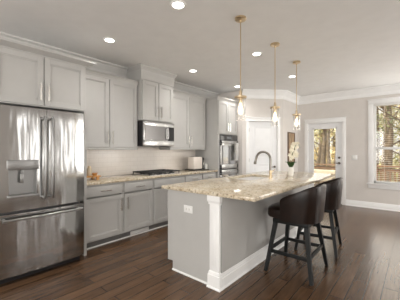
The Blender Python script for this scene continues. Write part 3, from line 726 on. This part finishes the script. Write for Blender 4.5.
# white appliance, bottle and jar on a dark tray
ax, ay = -3.68, 4.225
tr = single('serving_tray', MB().box(ax-.15, ax+.14, ay-.20, ay+.285, .914, .926, .004), darkm, (ax, ay, .914), 'low dark tray under the white appliance at the end of the worktop', 'tray')
ap = thing('countertop_toaster', (ax, ay-.02, .926), 'boxy white toaster with black and chrome end on the dark tray', 'toaster')
part('housing', MB().box(ax-.10, ax+.10, ay-.17, ay+.11, .934, 1.200, .02, 4), mat('cream_enamel', (.74, .68, .62), .3), ap)
part('end_plate', MB().box(ax-.09, ax+.095, ay+.105, ay+.150, .94, 1.16, .006), darkm, ap)
part('dial', MB().lathe((ax+.03, ay+.15, .99), [(0, .012), (.02, .012), (.022, 0), (0, 0)], 16, 'Y'), nickel, ap)
part('lever', MB().box(ax+.05, ax+.085, ay+.150, ay+.175, 1.08, 1.13, .005), nickel, ap)
part('slots', MB().box(ax-.05, ax-.02, ay-.13, ay+.07, 1.197, 1.2015).box(ax+.02, ax+.05, ay-.13, ay+.07, 1.197, 1.2015), darkm, ap)
for sy_ in (-.15, .09): part('foot', MB().box(ax-.08, ax+.08, ay+sy_-.01, ay+sy_+.01, .926, .936), darkm, ap)
bt = thing('chrome_shaker', (ax+.02, ay+.225, .926), 'slim chrome bottle with black cap between the toaster and the oven cabinet', 'bottle')
part('bottle_body', MB().lathe((ax+.02, ay+.225, .926), [(0, 0), (.028, 0), (.03, .01), (.028, .16), (.012, .20), (0, .20)], 18), nickel, bt)
part('cap', MB().lathe((ax+.02, ay+.225, 1.126), [(0, .045), (.013, .045), (.015, 0), (0, 0)], 14), darkm, bt)
single('white_canister', MB().lathe((ax+.09, ay+.24, .926), [(0, 0), (.032, 0), (.036, .008), (.036, .095), (.03, .10), (.03, .11), (.006, .115), (.006, .125), (0, .125)], 20), porc, (ax+.09, ay+.24, .926), 'small white lidded jar in front of the chrome bottle', 'jar')

# ------------------------------------------------------------------ wall art on the return wall
t = thing('wall_art', (XR, 6.575, 1.40), 'tall brown framed panel on the short wall behind the orchid', 'picture')
part('frame', MB().box(XR, XR+.03, 6.35, 6.375, 1.0, 1.80, .002).box(XR, XR+.03, 6.775, 6.80, 1.0, 1.80, .002).box(XR, XR+.03, 6.375, 6.775, 1.0, 1.025, .002).box(XR, XR+.03, 6.375, 6.775, 1.775, 1.80, .002), paint('frame_brown', (.12, .075, .045), .5, .1), t)
part('panel', MB().box(XR, XR+.018, 6.37, 6.78, 1.02, 1.78), artm, t)

# ------------------------------------------------------------------ bar stools (seat faces -X)
def stool(loc, label, rz=0):
    t = thing('bar_stool', loc, label, 'bar stool', 'leather bar stools at the island', rz)
    foot = (.245, .285); top = (.165, .185)
    for sx_ in (-1, 1):
        for sy_ in (-1, 1):
            part('leg', MB().bar((sx_*foot[0], sy_*foot[1], 0), (sx_*top[0], sy_*top[1], .565), .034, .046), blackw, t, world=False)
    def at(z, sx_, sy_): q = z/.565; return (sx_*(foot[0]*(1-q)+top[0]*q), sy_*(foot[1]*(1-q)+top[1]*q), z)
    for A_, B_, z in (((-1, -1), (1, -1), .225), ((-1, 1), (1, 1), .225), ((-1, -1), (-1, 1), .245), ((1, -1), (1, 1), .245)):
        m = MB(); p, q = Vector(at(z, *A_)), Vector(at(z, *B_)); ww = .012
        if abs(p.y-q.y) < 1e-6: m.box(p.x, q.x, p.y-ww, p.y+ww, z-.018, z+.018, .003)
        else: m.box(p.x-ww, p.x+ww, p.y, q.y, z-.018, z+.018, .003)
        part('stretcher', m, blackw, t, world=False)
    part('apron', MB().box(-.195, .195, -.215, .215, .535, .583, .006), blackw, t, world=False)
    # cushion
    def sup(a, rx_, ry_, e): c_, s_ = math.cos(a), math.sin(a); return rx_*math.copysign(abs(c_)**e, c_), ry_*math.copysign(abs(s_)**e, s_)
    b = bmesh.new(); N = 48; prof = [(.86, .585), (.97, .592), (1.0, .61), (1.0, .655), (.97, .685), (.88, .702), (.6, .71), (.25, .712)]; rings = []
    for (k_, z) in prof: rings.append([b.verts.new((*[v*k_ for v in sup(2*PI*i/N,   .262, .250, .62)], z)) for i in range(N)])
    for A_, B_ in zip(rings, rings[1:]):
        for i in range(N): b.faces.new((A_[i], A_[(i+1) % N], B_[(i+1) % N], B_[i]))
    b.faces.new(rings[0][::-1]); b.faces.new(rings[-1]); bmesh.ops.recalc_face_normals(b, faces=b.faces)
    bmesh.ops.translate(b, vec=(-.04, 0, 0), verts=b.verts)
    m = MB(); m.bm.free(); m.bm = b; part('seat', m, leath, t, world=False)
    # barrel back shell, closed solid
    b = bmesh.new(); N = 44; A = math.radians(103); sec = []
    def hz_(q): return .810+.155*max(0, min(1, (sup(q*A, .262, .262, .72)[0]+.09)/.34))**.8        # q -1..1
    for i in range(N+1):
        q = -1+2*i/N; a = q*A; zt = hz_(q); ring = []
        for (off, fz) in ((0, 0), (.006, .25), (.014, .6), (.020, .93), (.014, 1.0), (-.012, 1.0), (-.022, .93), (-.030, .5), (-.036, 0)):
            z = .578+(zt-.578)*fz; x, y = sup(a, .262+off, .262+off, .72); x += .012*fz
            ring.append(b.verts.new((x, y, z)))
        sec.append(ring)
    K = len(sec[0])
    for A_, B_ in zip(sec, sec[1:]):
        for j in range(K): b.faces.new((A_[j], A_[(j+1) % K], B_[(j+1) % K], B_[j]))
    b.faces.new(sec[0][::-1]); b.faces.new(sec[-1]); bmesh.ops.recalc_face_normals(b, faces=b.faces)
    m = MB(); m.bm.free(); m.bm = b; bk = part('backrest', m, leath, t, world=False, angle=60)
    # seams and top piping
    pts = []
    for i in range(N+1):
        q = -1+2*i/N; x, y = sup(q*A, .263, .263, .72); pts.append((x+.012, y, hz_(q)+.001))
    part('piping', MB().tube(pts, .004, 6), leath, bk, world=False)
    for q in (-.30, .30):
        p_ = []
        for k_ in range(9):
            f = k_/8; x, y = sup(q*A, .263+.02*f, .263+.02*f, .72); p_.append((x+.012*f, y, .585+(hz_(q)-.59)*f))
        part('seam', MB().tube(p_, .0028, 6), leath, bk, world=False)
    return t
st = stool((-1.045, 2.955, 0), 'dark brown leather barrel-back bar stool nearest the camera')
s2 = copy_tree(st); s2.location = (-1.04, 3.80, 0); s2.rotation_euler.z = .12; s2['label'] = 'dark brown leather barrel-back bar stool farther away near the glass door'

# ------------------------------------------------------------------ pendants
def pendant(loc, label):
    t = thing('pendant_light', loc, label, 'pendant light', 'brass and glass pendants over the island')
    part('canopy', MB().lathe((0, 0, 0), [(0, 0), (.062, 0), (.062, -.018), (.055, -.025), (.012, -.028), (.010, -.05), (0, -.05)], 28), brass, t, world=False)
    part('rod', MB().tube([(0, 0, -.04), (0, 0, -.80)], .0055, 10), brass, t, world=False)
    part('cap', MB().lathe((0, 0, 0), [(0, -.79), (.014, -.79), (.018, -.83), (.022, -.845), (.066, -.852), (.066, -.868), (.058, -.874), (.02, -.874), (0, -.874)], 28), brass, t, world=False)
    part('socket', MB().lathe((0, 0, 0), [(0, -.874), (.019, -.874), (.021, -.90), (.018, -.925), (0, -.925)], 18), brass, t, world=False)
    part('glass_shade', MB().lathe((0, 0, 0), [(.054, -.872), (.054, -1.115)], 32), pglass, t, world=False)
    bb = part('bulb', MB().lathe((0, 0, 0), [(0, -.922), (.012, -.925), (.015, -.95), (.025, -.985), (.028, -1.01), (.022, -1.035), (.01, -1.048), (0, -1.05)], 20), thin_bulb, t, world=False)
    part('filament', MB().tube([(-.006, 0, -.94), (-.01, 0, -1.02), (0, .004, -1.03), (.01, 0, -1.02), (.006, 0, -.94)], .0035, 6), filam, bb, world=False)
    light('pendant_glow', 'POINT', (0, 0, -1.0), 2.2, (1, .78, .5), parent=t, radius=.025)
    return t
thin_bulb = bulbm
p1 = pendant((-1.461, 2.416, H), 'brass and clear glass pendant hanging nearest, over the front of the island')
for (x, y, lb) in ((-1.463, 3.309, 'middle of the three brass and clear glass pendants, over the island sink'), (-1.49, 4.20, 'farthest brass and clear glass pendant, hanging above the orchid')):
    q = copy_tree(p1); q.location = (x, y, H); q['label'] = lb
# ------------------------------------------------------------------ recessed lights
def can(loc, label):
    t = thing('ceiling_light', loc, label, 'ceiling light', 'recessed ceiling lights')
    part('trim_ring', MB().lathe((0, 0, 0), [(.055, 0), (.085, 0), (.085, -.006), (.078, -.010), (.058, -.006), (.055, -.004)], 28), plate, t, world=False)
    part('lens', MB().lathe((0, 0, 0), [(0, 0), (.056, 0), (.056, -.005), (0, -.005)], 28), lampm, t, world=False)
    light('downlight', 'SPOT', (0, 0, -.02), 44, (1, .975, .94), parent=t, radius=.09, spot_size=math.radians(145), spot_blend=1)
    return t
c0 = can((-1.80, 1.80, H), 'round recessed ceiling light nearest the top edge, above the near end of the island')
for (x, y, lb) in ((-3.06, 1.80, 'round recessed ceiling light in front of the wall cabinets beside the refrigerator'), (-3.09, 3.47, 'round recessed ceiling light in front of the cabinet above the microwave'),
                   (-1.82, 3.47, 'round recessed ceiling light between the first and second pendant rods'), (-3.09, 4.97, 'round recessed ceiling light in front of the tall oven cabinet'),
                   (-1.85, 4.98, 'round recessed ceiling light beside the farthest pendant rod, before the far wall')):
    q = copy_tree(c0); q.location = (x, y, H); q['label'] = lb

# ------------------------------------------------------------------ outside
g = struct('ground', box(-40, 40, 7.6, 70, -1.2, -1.0), groundm)
struct('deck', box(-5, 3, YF+T+.01, 10.2, -.2, -.06), deckm)
rl = thing('deck_railing', (-1, 10.0, -.06), 'brown wooden deck railing outside the glass door and window', 'railing')
part('top_rail', MB().box(-5, 3, 9.93, 10.07, .80, .85, .004), railm, rl)
part('upper_rail', MB().box(-5, 3, 9.98, 10.02, .66, .76, .003), railm, rl)
part('lower_rail', MB().box(-5, 3, 9.98, 10.02, .02, .10, .003), railm, rl)
for i in range(5): part('post', MB().box(-5+i*2-.05, -5+i*2+.05, 9.95, 10.05, -.06, .80, .003), railm, rl)
bal0 = None
for i in range(64):
    x = -4.9+i*.122
    if bal0 is None: bal0 = part('baluster', MB().box(-.018, .018, -.018, .018, .10, .66), railm, rl, world=False); o = bal0
    else: o = bal0.copy(); C.objects.link(o); o.parent = rl
    o.location = (x+1, 0, .06)
rt = random.Random(11)
def trunk_mb(h, r, seed):
    q = random.Random(seed); m = MB(); pts = []; rr = []; x = y = 0
    for k_ in range(7):
        f = k_/6; pts.append((x, y, h*f)); rr.append(r*(1-.75*f)); x += q.uniform(-.15, .15); y += q.uniform(-.15, .15)
    m.tube(pts, rr, 10)
    for k_ in range(9):
        f = q.uniform(.2, .9); a = q.uniform(0, 2*PI); z = h*f; i = int(f*6); bx_, by_, _ = pts[i]; ll = q.uniform(1, 2.4)
        m.tube([(bx_, by_, z), (bx_+ll*.5*math.cos(a), by_+ll*.5*math.sin(a), z+ll*.25), (bx_+ll*math.cos(a), by_+ll*math.sin(a), z+ll*.75)], [r*.28, r*.2, r*.06], 6)
    return m
def crown_mb(h, rad, n, zlo, seed, ls=.16):
    q = random.Random(seed); b = bmesh.new(); cl = [(q.gauss(0, rad*.45), q.gauss(0, rad*.45), q.uniform(zlo, h*1.02)) for _ in range(16)]
    for _ in range(n):
        c_ = q.choice(cl); p = Vector((c_[0]+q.gauss(0, rad*.28), c_[1]+q.gauss(0, rad*.28), c_[2]+q.gauss(0, rad*.2)))
        u_ = Vector((q.gauss(0, 1), q.gauss(0, 1), q.gauss(0, 1))).normalized(); v_ = u_.orthogonal().normalized(); s_ = ls*q.uniform(.5, 1.2)
        vs = [b.verts.new(p+u_*s_*.7), b.verts.new(p+v_*s_*.35), b.verts.new(p-u_*s_*.7), b.verts.new(p-v_*s_*.35)]; b.faces.new(vs)
    m = MB(); m.bm.free(); m.bm = b; return m
bn = thing('outdoor_bench', (-2.75, 9.35, -.06), 'cream cushioned bench on the deck low behind the glass door', 'bench')
part('seat_cushion', MB().box(-3.4, -2.08, 9.1, 9.65, .30, .46, .04, 3), sofac, bn)
part('back_cushion', MB().box(-3.4, -2.08, 9.55, 9.78, .44, .66, .05, 3), sofac, bn)
for x_ in (-3.33, -2.15):
    for y_ in (9.16, 9.68): part('leg', MB().box(x_-.03, x_+.03, y_-.03, y_+.03, -.06, .31, .003), railm, bn)
# trees: x, y, height, trunk radius, crown radius, foliage, label
trees = [(-3.28, 13.0, 9, .13, 1.2, 2, 'straight-trunked green tree behind the middle of the glass door pane'), (-3.85, 13.8, 8, .11, 1.0, 1, 'slender golden tree behind the left side of the glass door pane'),
         (-2.88, 12.6, 7, .10, .9, 0, 'thin olive tree behind the right side of the glass door pane'), (-1.02, 13.0, 9, .14, 1.3, 2, 'dark-trunked green tree behind the left half of the visible window'),
         (-.60, 12.3, 8, .10, .9, 1, 'slim golden tree at the right edge of the photo behind the window'), (-1.62, 15.0, 8, .12, 1.0, 0, 'slim olive tree behind the left edge of the window'),
         (-4.6, 17.5, 9, .16, 1.4, 3, 'pale tree well beyond the glass door, left of the straight green tree'), (-3.9, 18.2, 9, .14, 1.2, 1, 'golden tree well beyond the glass door, right of the straight green tree'), (-1.35, 18.5, 10, .18, 1.6, 3, 'pale tree well beyond the window'),
         (-8.6, 24, 12, .3, 3.0, 3, 'broad pale tree in the back row behind the left of the glass door'), (-5.6, 25, 12, .3, 3.0, 3, 'broad pale tree in the back row behind the glass door'), (-2.9, 24, 12, .3, 3.0, 1, 'broad golden tree in the back row between door and window'),
         (-.6, 25.5, 12, .3, 3.0, 3, 'broad pale tree in the back row behind the window'), (2.0, 24, 12, .3, 3.0, 0, 'broad olive tree in the back row right of the window')]
for i, (x, y, h, r, cr, fi, lb) in enumerate(trees):
    t = thing('tree', (x, y, -1), lb, 'tree', 'trees beyond the deck')
    part('trunk', trunk_mb(h, r, 100+i), barkm, t, world=False)
    part('foliage', crown_mb(h, cr, 5000 if y > 20 else 700, 0.2 if y > 20 else 3.0, 200+i, .24 if y > 20 else .13), leafs[fi], t, world=False)
